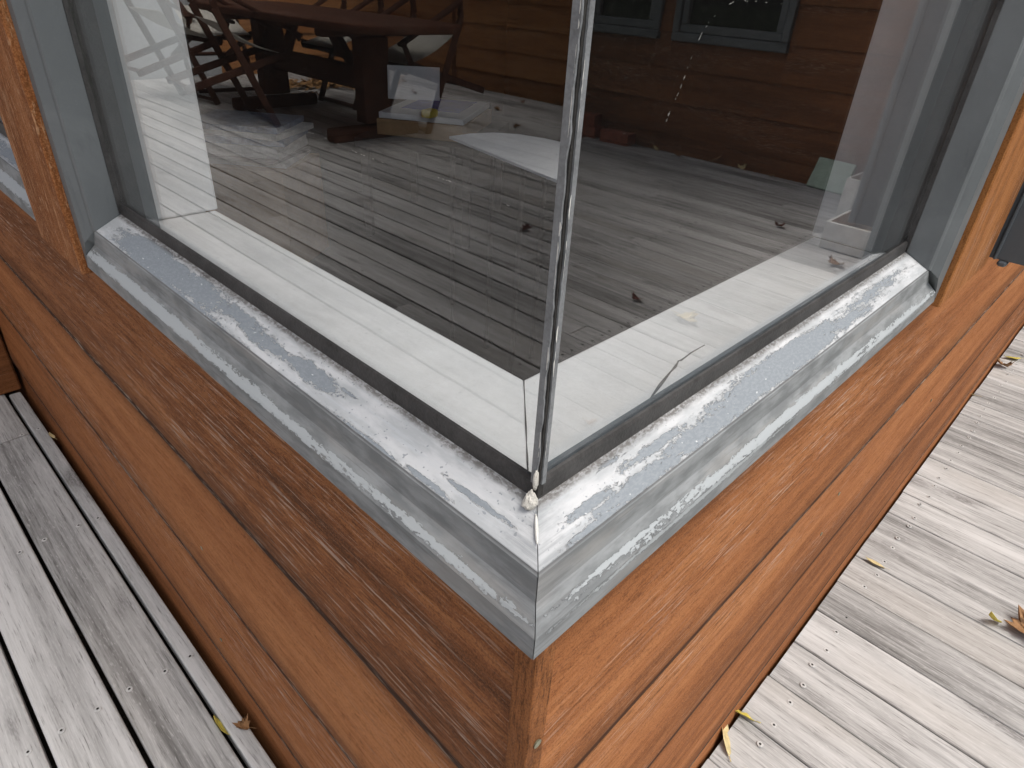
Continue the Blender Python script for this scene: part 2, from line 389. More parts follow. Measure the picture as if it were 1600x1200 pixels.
# ------------------------------------------------------------------ setting: ground and deck
g = mesh('ground', [(-60, -60, -.30), (60, -60, -.30), (60, 60, -.30), (-60, 60, -.30)], [(0, 1, 2, 3)], M['grass']); tag(g, kind='structure')
pad = mesh('soil', [(-4.9, -3.05, -.22), (4.0, -3.05, -.22), (4.0, 6.9, -.22), (-4.9, 6.9, -.22)], [(0, 1, 2, 3)], M['soil']); tag(pad, kind='structure')
deck = empty('deck'); tag(deck, kind='structure')
def plank(x0, x1, y0, y1, dz=0.0):
    """one decking board, softly rounded arrises, built round its own centre"""
    w = (x1-x0)/2; r = min(.003, w*.3); t = .025; L = (y1-y0)/2
    prof = [(-w, -t), (-w, -r), (-w+r*.3, -r*.3), (-w+r, 0), (w-r, 0), (w-r*.3, -r*.3), (w, -r), (w, -t)]
    k = len(prof); V = []; F = []
    for s in (-1, 1):
        for (a, z) in prof: V.append((a, s*L, z))
    for i in range(k): F.append((i, (i+1) % k, k+(i+1) % k, k+i))
    F += [tuple(reversed(range(k))), tuple(range(k, 2*k))]
    o = mesh('deck_board', V, F, M['deck'], deck); fixn(o.data)
    o.location = ((x0+x1)/2, (y0+y1)/2, dz); o.rotation_euler = (random.uniform(-.0006, .0006), random.uniform(-.004, .004), 0)
    return o
YL0, YL1 = -2.95, 6.75
edges = [-.006, -.038]+[-.038-.0940*i for i in range(1, 6)]+[-.508-.1165*i for i in range(1, 37)]
for i in range(len(edges)-1):
    gp = .0033 if i < 6 else .0042
    x1, x0 = edges[i]-gp, edges[i+1]+gp
    if x0 < -4.80: break
    ys = [YL0]
    if i == 0: cut = [-.60, 1.695]
    elif i == 1: cut = [-1.9, 1.483, 4.6]
    elif i == 2: cut = [.10, 3.4]
    elif i == 3: cut = [-1.2, 2.6]
    else:
        o_ = random.uniform(0, 2.4); cut = [YL0+.7+o_, YL0+.7+o_+3.2+random.uniform(-.4, .4), ]
    ys += cut
    if i > 0: ys.append(YL1)
    for a, b in zip(ys[:-1], ys[1:]):
        plank(x0, x1, a+.0012, b-.0012, random.uniform(-.0012, .0006))
redges = [.638+.0965*i for i in range(-6, 35)]
redges[0] = -.0032
prev = redges[0]
for i in range(len(redges)-1):
    x0, x1 = redges[i]+.0010, redges[i+1]-.0010
    cuts = [YL0] + ([random.uniform(-2.3, -.9)] if random.random() < .6 else []) + [-.0065+random.uniform(-.0010, .0006)]
    for a, b in zip(cuts[:-1], cuts[1:]): plank(x0, x1, a+.001, b-.001, random.uniform(-.0014, .0008))

# screws: those near the camera one by one, all others in one mesh
def screw_mesh():
    bm = bmesh.new()
    bmesh.ops.create_cone(bm, cap_ends=True, segments=14, radius1=.0050, radius2=.0044, depth=.0008)
    for v in bm.verts: v.co.z += .0002
    r = bmesh.ops.create_cone(bm, cap_ends=True, segments=6, radius1=.0020, radius2=.0020, depth=.0006)
    for v in r['verts']: v.co.z += .0005
    for f in bm.faces:
        if all(v in r['verts'] for v in f.verts): f.material_index = 1
    me = bpy.data.meshes.new('screw'); bm.to_mesh(me); bm.free(); me.materials.append(M['screw']); me.materials.append(M['crack']); return me
SM = screw_mesh()
spots = []
for yy in (1.49, 1.09, .663, .24, -.2, -.6):
    spots += [(-.022, yy+random.uniform(-.004, .004))]
    for i in range(1, 5):
        xm = edges[i]
        for q in (-.021, -.073): spots.append((xm+q+random.uniform(-.004, .004), yy+random.uniform(-.006, .006)))
for i in range(len(redges)-1):
    if redges[i] > 2.3: break
    for q in (.022, .076): spots.append((redges[i]+q+random.uniform(-.004, .004), -.053+random.uniform(-.004, .004)))
    for q in (.022, .076): spots.append((redges[i]+q+random.uniform(-.004, .004), -.49+random.uniform(-.004, .004)))
for (x, y) in spots:
    o = link('deck_screw', SM, deck); o.location = (x, y, .0004); o.rotation_euler = (0, 0, random.uniform(0, 3))
V = []; F = []
def disc(x, y, r=.0045, z=.0012):
    b = len(V)
    for q in range(7): V.append((x+r*math.cos(q*.898), y+r*math.sin(q*.898), z))
    F.append(tuple(range(b, b+7)))
for yy in [-2.9+.43*q for q in range(23)]:
    for e in edges[5:]:
        for q in (-.024, -.090): disc(e+q+random.uniform(-.004, .004), yy+random.uniform(-.006, .006))
for yy in [-.053-.437*q for q in range(2, 7)]:
    for e in redges[:-1]:
        for q in (.022, .076): disc(e+q, yy+random.uniform(-.006, .006))
o = mesh('far_screws', V, F, M['crack'], deck); tag(o, kind='stuff')

# ------------------------------------------------------------------ house
house = empty('timber_house'); tag(house, 'orange timber clad house corner with peeling grey corner window above deck', 'house')
FL = frame((0, 1, 0), (-1, 0, 0), (0, 0, 0))       # left wall: local x = +Y, out = -X
FR = frame((-1, 0, 0), (0, -1, 0), (0, 0, 0))      # right wall: local x = -X, out = -Y
def boards(wall, xa, xb, laps, ztop, d0, mats, lip=.009, tail=.03, jit=.0008):
    """bevel-back weatherboards from the lowest lap up; each one an object"""
    for i, zb in enumerate(laps):
        zt = laps[i+1]+tail if i+1 < len(laps) else ztop
        z1 = laps[i+1] if i+1 < len(laps) else ztop
        slope = lip/.2
        dt = d0-lip*(zt-zb)/max(.05, (z1-zb)) if i+1 < len(laps) else d0-lip*.9
        j = random.uniform(-jit, jit)
        prof = [(d0-.030, zb), (d0-.002+j, zb), (d0+j, zb+.0022), (d0+.0002+j, zb+.006), ((d0+dt)/2+j, (zb+zt)/2), (dt, zt), (d0-.030, zt)]
        sweep('weatherboard', prof, xa, xb, mats[i % len(mats)], wall)
LAPL = [-.13, .078, .281, .484]
LAPR = [-.13, .070, .270, .466]
wl_ = box('wall', .04, 6.8, -.10, -.031, -.2, .716, M['dark'], house, 0, FL)
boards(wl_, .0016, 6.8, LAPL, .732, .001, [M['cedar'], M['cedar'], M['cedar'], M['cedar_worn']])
wr_ = box('wall', -3.96, -.101, -.10, -.031, -.2, .716, M['dark'], house, 0, FR)
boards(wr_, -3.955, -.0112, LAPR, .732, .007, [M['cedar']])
# upper walls over the window heads
for fr_, a, b, sg in ((FL, 0.04, 6.8, 1), (FR, -3.96, -.101, -1)):
    uw = box('wall', a, b, -.10, -.031, 2.08, 2.62, M['dark'], house, 0, fr_)
    boards(uw, .0016 if sg > 0 else a, b if sg > 0 else -.0112, [2.05, 2.254, 2.458], 2.62, .004, [M['cedar']])
for fr_, a, b in ((FL, 1.40, 6.8), (FR, -3.96, -1.40)):
    uw = box('wall', a, b, -.10, -.031, .717, 2.079, M['dark'], house, 0, fr_)
    boards(uw, a, b, [.735+.204*i for i in range(7)], 2.06, .004, [M['cedar']])
# corner bead between the board ends
cp = box('corner_post', -.004, .0108, -.014, .0012, -.1, .735, M['cedar_post'], house, .0006)
# nails in the boards
def nail(fr_, x, d, z, r=.0036):
    bm = bmesh.new(); bmesh.ops.create_cone(bm, cap_ends=True, segments=12, radius1=r, radius2=r*.8, depth=.0012, matrix=Matrix.Rotation(math.pi/2, 4, 'X'))
    for v in bm.verts: v.co += Vector((x, d, z))
    return bm_obj('nail_head', bm, M['nail'], house, fr_)
nail(FL, .024, -.0025, .547); nail(FR, -.066, .0035, .514); nail(FR, -.004, .0145, .588, .003)
nail(FR, -.62, .0035, .40, .003); nail(FR, -.61, .004, .335, .003); nail(FR, -1.1, .004, .34, .003); nail(FL, .52, -.001, .335, .003); nail(FL, 1.02, -.002, .34, .003); nail(FL, .55, -.001, .13, .003)
# timber post standing against the left wall
tp = empty('deck_post', (0, 0, 0)); tag(tp, 'brown timber post against the left wall at the deck edge', 'post')
box('post_shaft', -.235, -.003, 1.70, 1.82, .0, 2.5, M['cedar_far'], tp, .004)
box('post_cap', -.25, -.0032, 1.69, 1.83, 2.501, 2.53, M['cedar_far'], tp, .004)

# ------------------------------------------------------------------ corner window
win = empty('corner_window', parent=house); tag(win, 'butt jointed corner window with peeling white over grey sills')
PS = [(-.010, .7195), (.0335, .7195), (.035, .7212), (.035, .7335), (.0338, .7355), (.0295, .7412), (.0282, .7432), (.0272, .7560), (.0262, .7572), (.0048, .7682), (.0031, .7690)]
arcs = [0]
for i in range(1, len(PS)): arcs.append(arcs[-1]+math.dist(PS[i], PS[i-1]))
A_LIP0, A_LIP1, A_SH1, A_AR, A_GK = arcs[2], arcs[3], arcs[6], arcs[8], arcs[9]
W = A_GK-A_AR
def vt(f): return A_AR+W*f
left_blobs = [(.365, vt(.40), .070, .0110, 2.2), (.295, vt(.42), .045, .0090, 1.6), (.240, vt(.52), .036, .0042, 1.3), (.203, vt(.40), .030, .0042, 1.3), (.152, vt(.44), .024, .0046, 1.6),
              (.018, vt(.36), .018, .0014, 1.5), (.044, vt(.08), .014, .0012, 1.2), (.120, vt(.55), .006, .0010, .8), (.085, vt(.03), .03, .0010, .8), (.32, vt(.03), .08, .0015, .9)]
right_blobs = [(.205, vt(.36), .090, .0085, 2.3), (.110, vt(.22), .050, .0055, 1.6), (.052, vt(.15), .036, .0042, 1.4), (.016, vt(.38), .016, .0020, 1.5), (.014, vt(.05), .020, .0016, 1.2),
               (.068, vt(.55), .026, .0022, 1.1), (.040, vt(.80), .008, .0010, .9), (.30, vt(.25), .05, .0035, .8), (.36, vt(.50), .05, .0030, .5)]
lip_l = [(.36, A_LIP1+.004, .16, .0045, 1.2), (.20, A_LIP1+.003, .14, .0028, 1.0), (.04, A_LIP1+.004, .10, .0018, .6)]
lip_r = [(.20, A_LIP1+.003, .16, .0028, 1.0), (.09, A_LIP1-.002, .10, .0018, .9), (.38, A_LIP1+.001, .12, .0030, .8), (.03, A_LIP1+.005, .05, .0014, .8)]
M['sill_l'] = mat_sill('flaking_sill_paint', left_blobs, lip_l, 1.3, A_AR, A_GK)
M['sill_r'] = mat_sill('flaking_sill_paint_weather_side', right_blobs, lip_r, 4.1, A_AR, A_GK)
M['sill_2'] = mat_sill('flaking_sill_paint_next', [(1.0, vt(.45), .25, .008, 1.6), (.72, vt(.4), .08, .008, 1.5)], [(.8, (A_LIP1+A_SH1)/2, .5, .006, 1.2)], 7.7, A_AR, A_GK)
LE, RE = .4665, .4655       # arris ends
def sill_end(e): return lambda d, z: e+max(0, min(1, (.757-z)/.036))*.021
sl = sweep('sill', PS, 0, 0, M['sill_l'], win, FL, mitre_a=lambda d, z: -d+.00025, mitre_b=sill_end(LE), n=40)
sl['label'] = 'left sill, white coat flaking in patches'
sr = sweep('sill', PS, 0, 0, M['sill_r'], win, FR, mitre_a=lambda d, z: -sill_end(RE+.001)(d, z)-.012*max(0, min(1, (.757-z)/.036)), mitre_b=lambda d, z: d-.00025, n=40, usign=-1)
sr['label'] = 'right sill, blue grey paint bared along its middle'
# jambs: the same moulding stood upright
def jamb(fr_, e, bot, sg, name='jamb'):
    PJ = [(.0034, e), (.006, e-.0006), (.0265, e+.0015), (.0278, e+.0028), (.0285, e+.0052), (.0325, e+.0085), (.0350, e+.0105), (.0350, bot-.0008), (.0342, bot), (-.030, bot), (-.030, e+.06), (-.014, e+.06), (-.014, e+.012), (.0034, e+.012)]
    V = []; F = []; k = len(PJ)
    for z in (.7185, 2.05):
        for (d, x) in PJ:
            zz = z
            if z < 1: zz = .7185 if d < .0033 or x > e+.01 and d < .0035 else (.7685 if x < e+.0003 and d < .007 else (.7575 if x < e+.004 else (.7575-(x-e-.004)/(bot-e-.004)*.036)))
            V.append((sg*x, d, zz))
    for i in range(k): F.append((i, (i+1) % k, k+(i+1) % k, k+i))
    F += [tuple(range(k)), tuple(range(k, 2*k))]
    o = mesh(name, V, F, M['paint'], win, fr_); fixn(o.data); return o
jamb(FL, .4635, .4875, 1); jamb(FR, .4635, .5005, -1)
for fr_, sg, b_ in ((FL, 1, .4868), (FR, -1, .4998)):
    xs = sorted((sg*.4675, sg*b_)); box('sill_stop', xs[0], xs[1], -.02, .0338, .7198, .7333, M['paint'], win, .0006, fr_); box('sill_stop', xs[0], xs[1], -.02, .0268, .7336, .7565, M['paint'], win, .0006, fr_)
# inner frame seen through the glass, dark
for fr_, sg in ((FL, 1), (FR, -1)):
    xs = sorted((sg*.4636, sg*.474)); box('inner_frame', xs[0], xs[1], -.0130, .0030, .745, 2.05, M['rubber'], win, 0, fr_)
    xs = sorted((sg*.4745, sg*.545)); box('inner_frame', xs[0], xs[1], -.0136, -.0126, .736, 2.05, M['rubber'], win, 0, fr_)
    xs = sorted((sg*.4614, sg*.4632)); box('glazing_seal', xs[0], xs[1], .0032, .0068, .7690, 2.05, M['rubber'], win, 0, fr_)
# glass, rubber, upstand
box('glass_pane', -.0018, .463, .0018, .0030, .7686, 2.05, M['glass'], win, 0, FL)['label'] = 'left pane reflecting the deck table and chairs'
box('glass_pane', -.463, .0017, .0018, .0030, .7686, 2.05, M['glass'], win, 0, FR)['label'] = 'right pane reflecting the shaded wing wall'
GP = [(.0032, .7676), (.0056, .7676), (.0053, .7752), (.0045, .7770), (.0032, .7773)]
sweep('rubber_gasket', GP, 0, 0, M['rubber'], win, FL, mitre_a=lambda d, z: -d, mitre_b=lambda d, z: .4625, n=1)
sweep('rubber_gasket', GP, 0, 0, M['rubber'], win, FR, mitre_a=lambda d, z: -.4625, mitre_b=lambda d, z: d, n=1)
box('inner_upstand', .014, .4634, -.012, -.0012, .70, .7420, M['paint_dark'], win, 0, FL)
box('inner_upstand', -.4634, -.0015, -.012, -.0012, .70, .7630, M['paint_dark'], win, 0, FR)
# window head
for fr_, sg in ((FL, 1), (FR, -1)):
    xs = sorted((-.03*sg, sg*.49)); box('head', xs[0], xs[1], -.011, .036, 2.051, 2.075, M['paint'], win, .002, fr_)
# inner sill boards meeting in a mitre
IS = [(-.0122, .7352), (-.098, .7352), (-.1005, .7335), (-.1005, .705), (-.0122, .705)]
sweep('inner_sill', IS, 0, 0, M['white_sill'], win, FL, mitre_a=lambda d, z: -d+.0004, mitre_b=lambda d, z: .53, n=1)
sweep('inner_sill', IS, 0, 0, M['white_sill'], win, FR, mitre_a=lambda d, z: -.542, mitre_b=lambda d, z: d-.0004, n=1)
# white reveal linings
for fr_, sg, e in ((FL, 1, .5305), (FR, -1, .5425)):
    xs = sorted((sg*e, sg*(e+.02))); box('reveal_lining', xs[0], xs[1], -.102, -.0140, .7355, 2.05, M['white_sill'], win, .0025, fr_, 2)
# silver corner joint with black shrinkage gap and lifting paint
def ragged(name, mat, pts, z0, z1, n, jit, thick=.0006):
    """vertical ribbon between two plan points, its second edge ragged"""
    a, b = Vector(pts[0]), Vector(pts[1]); nrm = Vector((b.y-a.y, a.x-b.x)).normalized(); V = []; F = []
    off = 0
    for i in range(n+1):
        z = z0+(z1-z0)*i/n; off = off*.6+random.uniform(-jit, jit)*.7
        p = a; q = b+(b-a).normalized()*off
        for s in (0, 1):
            for r in (p, q): V.append((r.x+nrm.x*thick*s, r.y+nrm.y*thick*s, z))
    for i in range(n):
        k = i*4; l = k+4
        F += [(k, k+1, l+1, l), (k+3, k+2, l+2, l+3), (k+1, k+3, l+3, l+1), (k+2, k, l, l+2)]
    F += [(0, 2, 3, 1), (4*n, 4*n+1, 4*n+3, 4*n+2)]
    o = mesh(name, V, F, mat, win); fixn(o.data); return o
box('corner_core', -.0056, -.0031, -.0056, -.0024, .7690, 2.05, M['crack'], win); box('corner_core', -.00308, -.0024, -.0056, -.0031, .7690, 2.05, M['crack'], win)
ragged('sealant_strip', M['silver'], [(-.0057, -.0020), (-.0057, -.0052)], .776, 2.05, 420, .0005, .0008)
ragged('sealant_strip', M['silver'], [(-.0022, -.0057), (-.0045, -.0057)], .776, 2.05, 420, .0003, -.0008)
def flakes(name, x0, y0, dx, dy, z0, z1, k, wid, out):
    V = []; F = []
    z = z0
    while z < z1:
        L = random.uniform(.002, .014)*k; n = max(3, int(L/.0015)); w_ = wid*random.uniform(.4, 1.3); b = len(V)
        for i in range(n+1):
            t = i/n; ww = w_*(.25+math.sin(math.pi*t)*.8)*random.uniform(.6, 1.2); lift = math.sin(math.pi*t)*random.uniform(.0001, .0003)
            zz = z+L*t
            V.append((x0, y0, zz)); V.append((x0+dx*ww+out[0]*lift, y0+dy*ww+out[1]*lift, zz))
        for i in range(n): F.append((b+2*i, b+2*i+1, b+2*i+3, b+2*i+2))
        z += L+random.choice((random.uniform(.0, .004), random.uniform(.004, .03)))
    o = mesh(name, V, F, M['flake'], win); tag(o, kind='stuff')
flakes('paint_flakes', -.0066, -.0048, 0, -1, .79, 1.25, 1.0, .0009, (-1, 0))
flakes('paint_flakes', -.0043, -.0066, -1, 0, .79, 1.25, .8, .0007, (0, -1))
# silicone blob and drip at the foot of the joint
bm = bmesh.new(); bmesh.ops.create_icosphere(bm, subdivisions=4, radius=1)
for v in bm.verts:
    n_ = noise.noise(v.co*2.2)*.30+noise.noise(v.co*6)*.10
    p = v.co*(1+n_); up = max(0, p.z)
    v.co = Vector((-.0092+p.x*.0034*(1-.5*up), -.0050+p.y*.0029*(1-.5*up), .7690+p.z*(.0058 if p.z > 0 else .0035)))
bm_obj('silicone_blob', bm, M['silicone'], win, None, True)
bm = bmesh.new(); bmesh.ops.create_icosphere(bm, subdivisions=3, radius=1)
for v in bm.verts:
    n_ = noise.noise(v.co*3+Vector((5, 1, 2)))*.35; p = v.co*(1+n_)
    v.co = Vector((-.0072+p.x*.0014, -.0052+p.y*.0010, .7790+p.z*.0050))
bm_obj('silicone_blob', bm, M['silicone'], win, None, True)
bm = bmesh.new(); bmesh.ops.create_icosphere(bm, subdivisions=3, radius=1)
for v in bm.verts:
    p = v.co*(1+noise.noise(v.co*3+Vector((1, 7, 2)))*.3); t = p.x
    v.co = Vector((-.0150+t*.0045, -.0143+t*.0045+p.y*.0011, .7640+t*.0018+p.z*.0011))
bm_obj('silicone_drip', bm, M['flake'], win, None, True)
# open mitre and splits in the white inner sill
def sliver(name, pts, wids, z, mat=None, parent=None):
    V = []; F = []
    for i, (x, y) in enumerate(pts):
        a = Vector(pts[max(0, i-1)]); b = Vector(pts[min(len(pts)-1, i+1)]); t = (b-a).normalized(); n_ = Vector((-t.y, t.x))*wids[i]
        V += [(x+n_.x, y+n_.y, z), (x-n_.x, y-n_.y, z), (x+n_.x*.6, y+n_.y*.6, z-.0008), (x-n_.x*.6, y-n_.y*.6, z-.0008)]
    for i in range(len(pts)-1):
        k = 4*i; F += [(k, k+1, k+5, k+4), (k+2, k+6, k+7, k+3), (k, k+4, k+6, k+2), (k+1, k+3, k+7, k+5)]
    o = mesh(name, V, F, mat or M['crack'], parent or win); fixn(o.data); return o
sliver('mitre_split', [(.0135+.087*t/9, .0135+.087*t/9) for t in range(10)], [.0001+.00045*random.random() for _ in range(10)], .7358)
sliver('paint_split', [(.232, .0475), (.215, .0478), (.200, .0465), (.196, .0475)], [.00015, .0004, .0006, .0002], .7358)
sliver('paint_split', [(.197, .0470), (.188, .0440), (.180, .0425), (.172, .0405), (.160, .0375), (.141, .0325)], [.0003, .0010, .0005, .0009, .0012, .0003], .7360)
sliver('paint_split', [(.150, .0310), (.143, .0290), (.136, .0262)], [.0002, .0013, .0004], .7359)
sliver('paint_split', [(.030, .215), (.0275, .200), (.0245, .188)], [.0001, .0006, .0002], .7359)
sliver('paint_split', [(.020, .135), (.0165, .126), (.015, .121)], [.0001, .0007, .0002], .7359)
# dried run marks on the outside of the panes
def runmark(fr_, pts, sg, n, dash):
    V = []; F = []; P = [Vector(p) for p in pts]
    for i in range(n):
        t = i/n*(len(P)-1); j = min(int(t), len(P)-2); f_ = t-j
        p = P[j].lerp(P[j+1], f_); d = (P[j+1]-P[j]).normalized(); q = Vector((-d.y, d.x))
        if random.random() > dash: continue
        L = random.uniform(.0002, .0007); w_ = random.uniform(.00003, .00006); p += q*random.uniform(-.0002, .0002); b = len(V)
        for s, r in ((-1, -1), (1, -1), (1, 1), (-1, 1)):
            c_ = p+d*L*s+q*w_*r; V.append((sg*c_.x, .0032, c_.y))
        F.append((b, b+1, b+2, b+3))
    o = mesh('water_mark', V, F, M['flake'], win, fr_); tag(o, kind='stuff')
runmark(FR, [(.129, .947), (.10, .9475), (.082, .9475), (.074, .9455), (.066, .941), (.062, .937), (.059, .932), (.0565, .925), (.0545, .920), (.051, .915), (.049, .910)], -1, 110, .24)
runmark(FL, [(.177, .882), (.150, .8855), (.132, .885), (.110, .8835), (.09, .883), (.06, .8845), (.046, .885), (.01, .8825)], 1, 150, .16)

# ------------------------------------------------------------------ battens, next windows
box('batten', .4885, .607, -.03, .0405, .7145, 2.05, M['cedar_rough'], house, .0012, FL)['label'] = 'rough sawn batten left of the corner window'
box('batten', -.672, -.5015, -.03, .0405, .716, 2.05, M['cedar_batten'], house, .0012, FR)['label'] = 'smooth orange batten right of the corner window'
nw = empty('side_window', parent=house)
sweep('sill', PS, .609, 1.395, M['sill_2'], nw, FL, n=20)
box('glass_pane', .612, 1.39, -.001, .005, .7688, 2.05, M['glass'], nw, 0, FL)
box('rubber_gasket', .612, 1.39, .0052, .007, .7678, .782, M['rubber'], nw, 0, FL)
box('inner_sill', .56, 1.40, -.10, -.0122, .705, .735, M['white_sill'], nw, 0, FL)
box('jamb', 1.391, 1.43, -.03, .035, .72, 2.05, M['paint'], nw, .002, FL)
# open casement on the right: fixed frame, swung sash
cw = empty('open_casement', parent=house); tag(cw, 'slate grey casement sash swung open')
box('sill', -1.40, -.674, -.03, .0262, .7195, .742, M['paint_dark'], cw, .002, FR)
box('frame_stile', -.700, -.6735, -.03, .027, .7425, 2.05, M['paint_dark'], cw, .0015, FR)
box('projecting_stile', -.6995, -.6835, .0275, .1170, .7215, 2.03, M['paint_dark'], cw, .0016, FR, 2)
box('stile_rib', -.6834, -.6805, .0430, .0462, .7215, 2.03, M['paint_dark'], cw, .0008, FR)
box('stile_rib', -.6834, -.6790, .1090, .1168, .7215, 2.03, M['paint_dark'], cw, .001, FR)
box('sash_rail', -1.38, -.7005, -.02, .0265, .7425, .79, M['paint_dark'], cw, .003, FR)
box('sash_glass', -1.38, -.7005, .0, .005, .7905, 2.03, M['glass'], cw, 0, FR)
box('foot_bracket', -.7005, -.6815, .0480, .0570, .7150, .7212, M['paint_dark'], cw, .002, FR)

# ------------------------------------------------------------------ room behind the glass
rm = empty('room', parent=house)
box('floor', .11, 3.9, .11, 3.9, -.06, .0, M['carpet'], rm)
box('lining', .102, .11, .102, 3.9, .0, .704, M['room'], rm); box('lining', .111, 3.9, .102, .11, .0, .704, M['room'], rm)
box('back_wall', 3.86, 3.9, .111, 3.9, .001, 2.6, M['room'], rm); box('back_wall', .111, 3.859, 3.86, 3.9, .001, 2.6, M['room'], rm)
box('ceiling', -.02, 3.9, .0, 3.9, 2.601, 2.63, M['room'], rm)
rf = box('roof', -.32, 3.9, -.32, 6.8, 2.635, 2.70, M['roof'], house, .01)
box('gutter', -.42, -.325, -.42, 6.8, 2.62, 2.70, M['roof'], rf, .02)

# ------------------------------------------------------------------ wing of the house (seen only in the right pane)
WX = 3.96
FW = frame((0, 1, 0), (-1, 0, 0), (WX, 0, 0))
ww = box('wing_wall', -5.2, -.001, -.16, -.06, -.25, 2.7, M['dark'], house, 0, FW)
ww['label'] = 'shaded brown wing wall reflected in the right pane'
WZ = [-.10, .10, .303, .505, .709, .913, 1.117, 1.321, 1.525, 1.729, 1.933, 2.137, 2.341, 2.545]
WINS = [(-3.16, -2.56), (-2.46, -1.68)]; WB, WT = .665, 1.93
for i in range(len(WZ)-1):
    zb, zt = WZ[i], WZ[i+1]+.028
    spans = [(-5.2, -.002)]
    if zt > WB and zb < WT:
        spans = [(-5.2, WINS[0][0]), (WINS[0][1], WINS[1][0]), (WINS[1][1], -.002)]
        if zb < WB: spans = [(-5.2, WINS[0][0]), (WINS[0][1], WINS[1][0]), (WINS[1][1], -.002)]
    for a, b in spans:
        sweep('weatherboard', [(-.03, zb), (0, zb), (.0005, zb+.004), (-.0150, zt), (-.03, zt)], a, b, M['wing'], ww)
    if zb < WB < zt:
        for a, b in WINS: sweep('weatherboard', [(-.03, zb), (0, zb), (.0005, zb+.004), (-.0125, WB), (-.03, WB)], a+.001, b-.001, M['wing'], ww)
for a, b in WINS:
    wv = empty('wing_window', parent=house)
    for nm, xa, xb, za, zb in (('frame_sill', a, b, WB, WB+.05), ('frame_head', a, b, WT-.05, WT), ('frame_stile', a, a+.05, WB+.051, WT-.051), ('frame_stile', b-.05, b, WB+.051, WT-.051)):
        box(nm, xa+.0005, xb-.0005, -.04, .022, za, zb, M['paint'], wv, .006, FW)
    for nm, xa, xb, za, zb in (('sash_rail', a+.051, b-.051, WB+.051, WB+.10), ('sash_stile', a+.051, a+.095, WB+.101, WT-.052), ('sash_stile', b-.095, b-.051, WB+.101, WT-.052)):
        box(nm, xa, xb, -.035, .008, za, zb, M['paint'], wv, .006, FW)
    box('glass_pane', a+.096, b-.096, -.03, -.024, WB+.101, WT-.052, M['glassdark'], wv, 0, FW)
box('wing_shade_eave', -5.3, .0, -.3, .75, 2.70, 2.78, M['roof'], house, .01, FW)  # unseen eave, made wide to keep the wing wall in shade

# ------------------------------------------------------------------ outbuilding across the deck (seen only in the left pane)
ob = empty('outbuilding', (-4.82, 4.5, 0)); tag(ob, 'orange weatherboard outbuilding reflected behind the table in the left pane', 'building')
FO = frame((0, -1, 0), (1, 0, 0), (0, 4.5, 0))
FO = Matrix.Translation((4.82, -4.5, 0)) @ frame((0, -1, 0), (1, 0, 0), (-4.82, 0, 0))
ow = box('wall', -6.8, 3.0, -.16, -.06, -.25, 2.7, M['dark'], ob, 0, FO)
OZ = [-.06, .143, .352, .560, .766, .97, 1.175, 1.38, 1.585, 1.79, 1.995, 2.2, 2.405]
for i in range(len(OZ)-1):
    zb, zt = OZ[i], OZ[i+1]+.028
    for a, b in ((-6.795, -5.58), (-5.53, 3.0)):
        sweep('weatherboard', [(-.03, zb), (0, zb), (.0005, zb+.004), (-.0150, zt), (-.03, zt)], a, b, M['cedar_out'], ow)
box('cover_strip', -5.579, -5.531, -.05, .012, -.05, 2.6, M['cedar_far'], ob, .002, FO)
box('eave', -6.8, 3.0, -.3, .3, 2.70, 2.78, M['roof'], ob, .01, FO)
box('end_wall', -4.819, -2.901, 6.86, 6.95, -.25, 2.1, M['dark'], ob, 0, Matrix.Translation((4.82, -4.5, 0)))
FE = Matrix.Translation((4.82, -4.5, 0)) @ frame((-1, 0, 0), (0, -1, 0), (0, 6.83, 0))
for i in range(10):
    zb, zt = OZ[i], OZ[i+1]+.028
    sweep('end_board', [(-.03, zb), (0, zb), (.0005, zb+.004), (-.0150, zt), (-.03, zt)], 2.905, 4.86, M['cedar_out'], ob, FE)
gw = box('garden_wall', -2.9, -.002, 6.78, 6.95, -.25, 2.1, M['greywall'], None, .01)
tag(gw, 'pale grey rendered wall at the far end of the deck', 'wall')

# ------------------------------------------------------------------ table and folding chairs
tb = empty('outdoor_table', (-2.5, 4.30, 0)); tag(tb, 'dark timber trestle table on the deck reflected in the left pane', 'table')
def sup(t, a, b, e=5.0):
    c, q = math.cos(t), math.sin(t); return (a*math.copysign(abs(c)**(2/e), c), b*math.copysign(abs(q)**(2/e), q))
V = []; F = []; nn = 64
for (z_, k_) in ((.650, .985), (.655, .996), (.672, 1.0), (.688, .996), (.695, .982)):
    for i in range(nn):
        x, y = sup(2*math.pi*i/nn, .43*k_, 1.20*(1-(1-k_)*.35)); V.append((x, y+.05, z_))
for j in range(4):
    for i in range(nn): F.append((j*nn+i, j*nn+(i+1) % nn, (j+1)*nn+(i+1) % nn, (j+1)*nn+i))
F += [tuple(reversed(range(nn))), tuple(range(4*nn, 5*nn))]
mesh('table_top', V, F, M['tablewood'], tb)
for yy in (-.60, .70):
    box('pedestal', -.10, .10, yy-.055, yy+.055, .10, .60, M['tablewood'], tb, .006)
    box('foot', -.34, .34, yy-.05, yy+.05, .0, .085, M['tablewood'], tb, .025, None, 3)
    box('bearer', -.36, .36, yy-.045, yy+.045, .601, .649, M['tablewood'], tb, .01)
box('stretcher', -.03, .03, -.54, .64, .28, .42, M['tablewood'], tb, .006)
bar('brace', (0, -.50, .30), (0, -.20, .60), .05, .05, M['tablewood'], tb, .004); bar('brace', (0, .60, .30), (0, .30, .60), .05, .05, M['tablewood'], tb, .004)
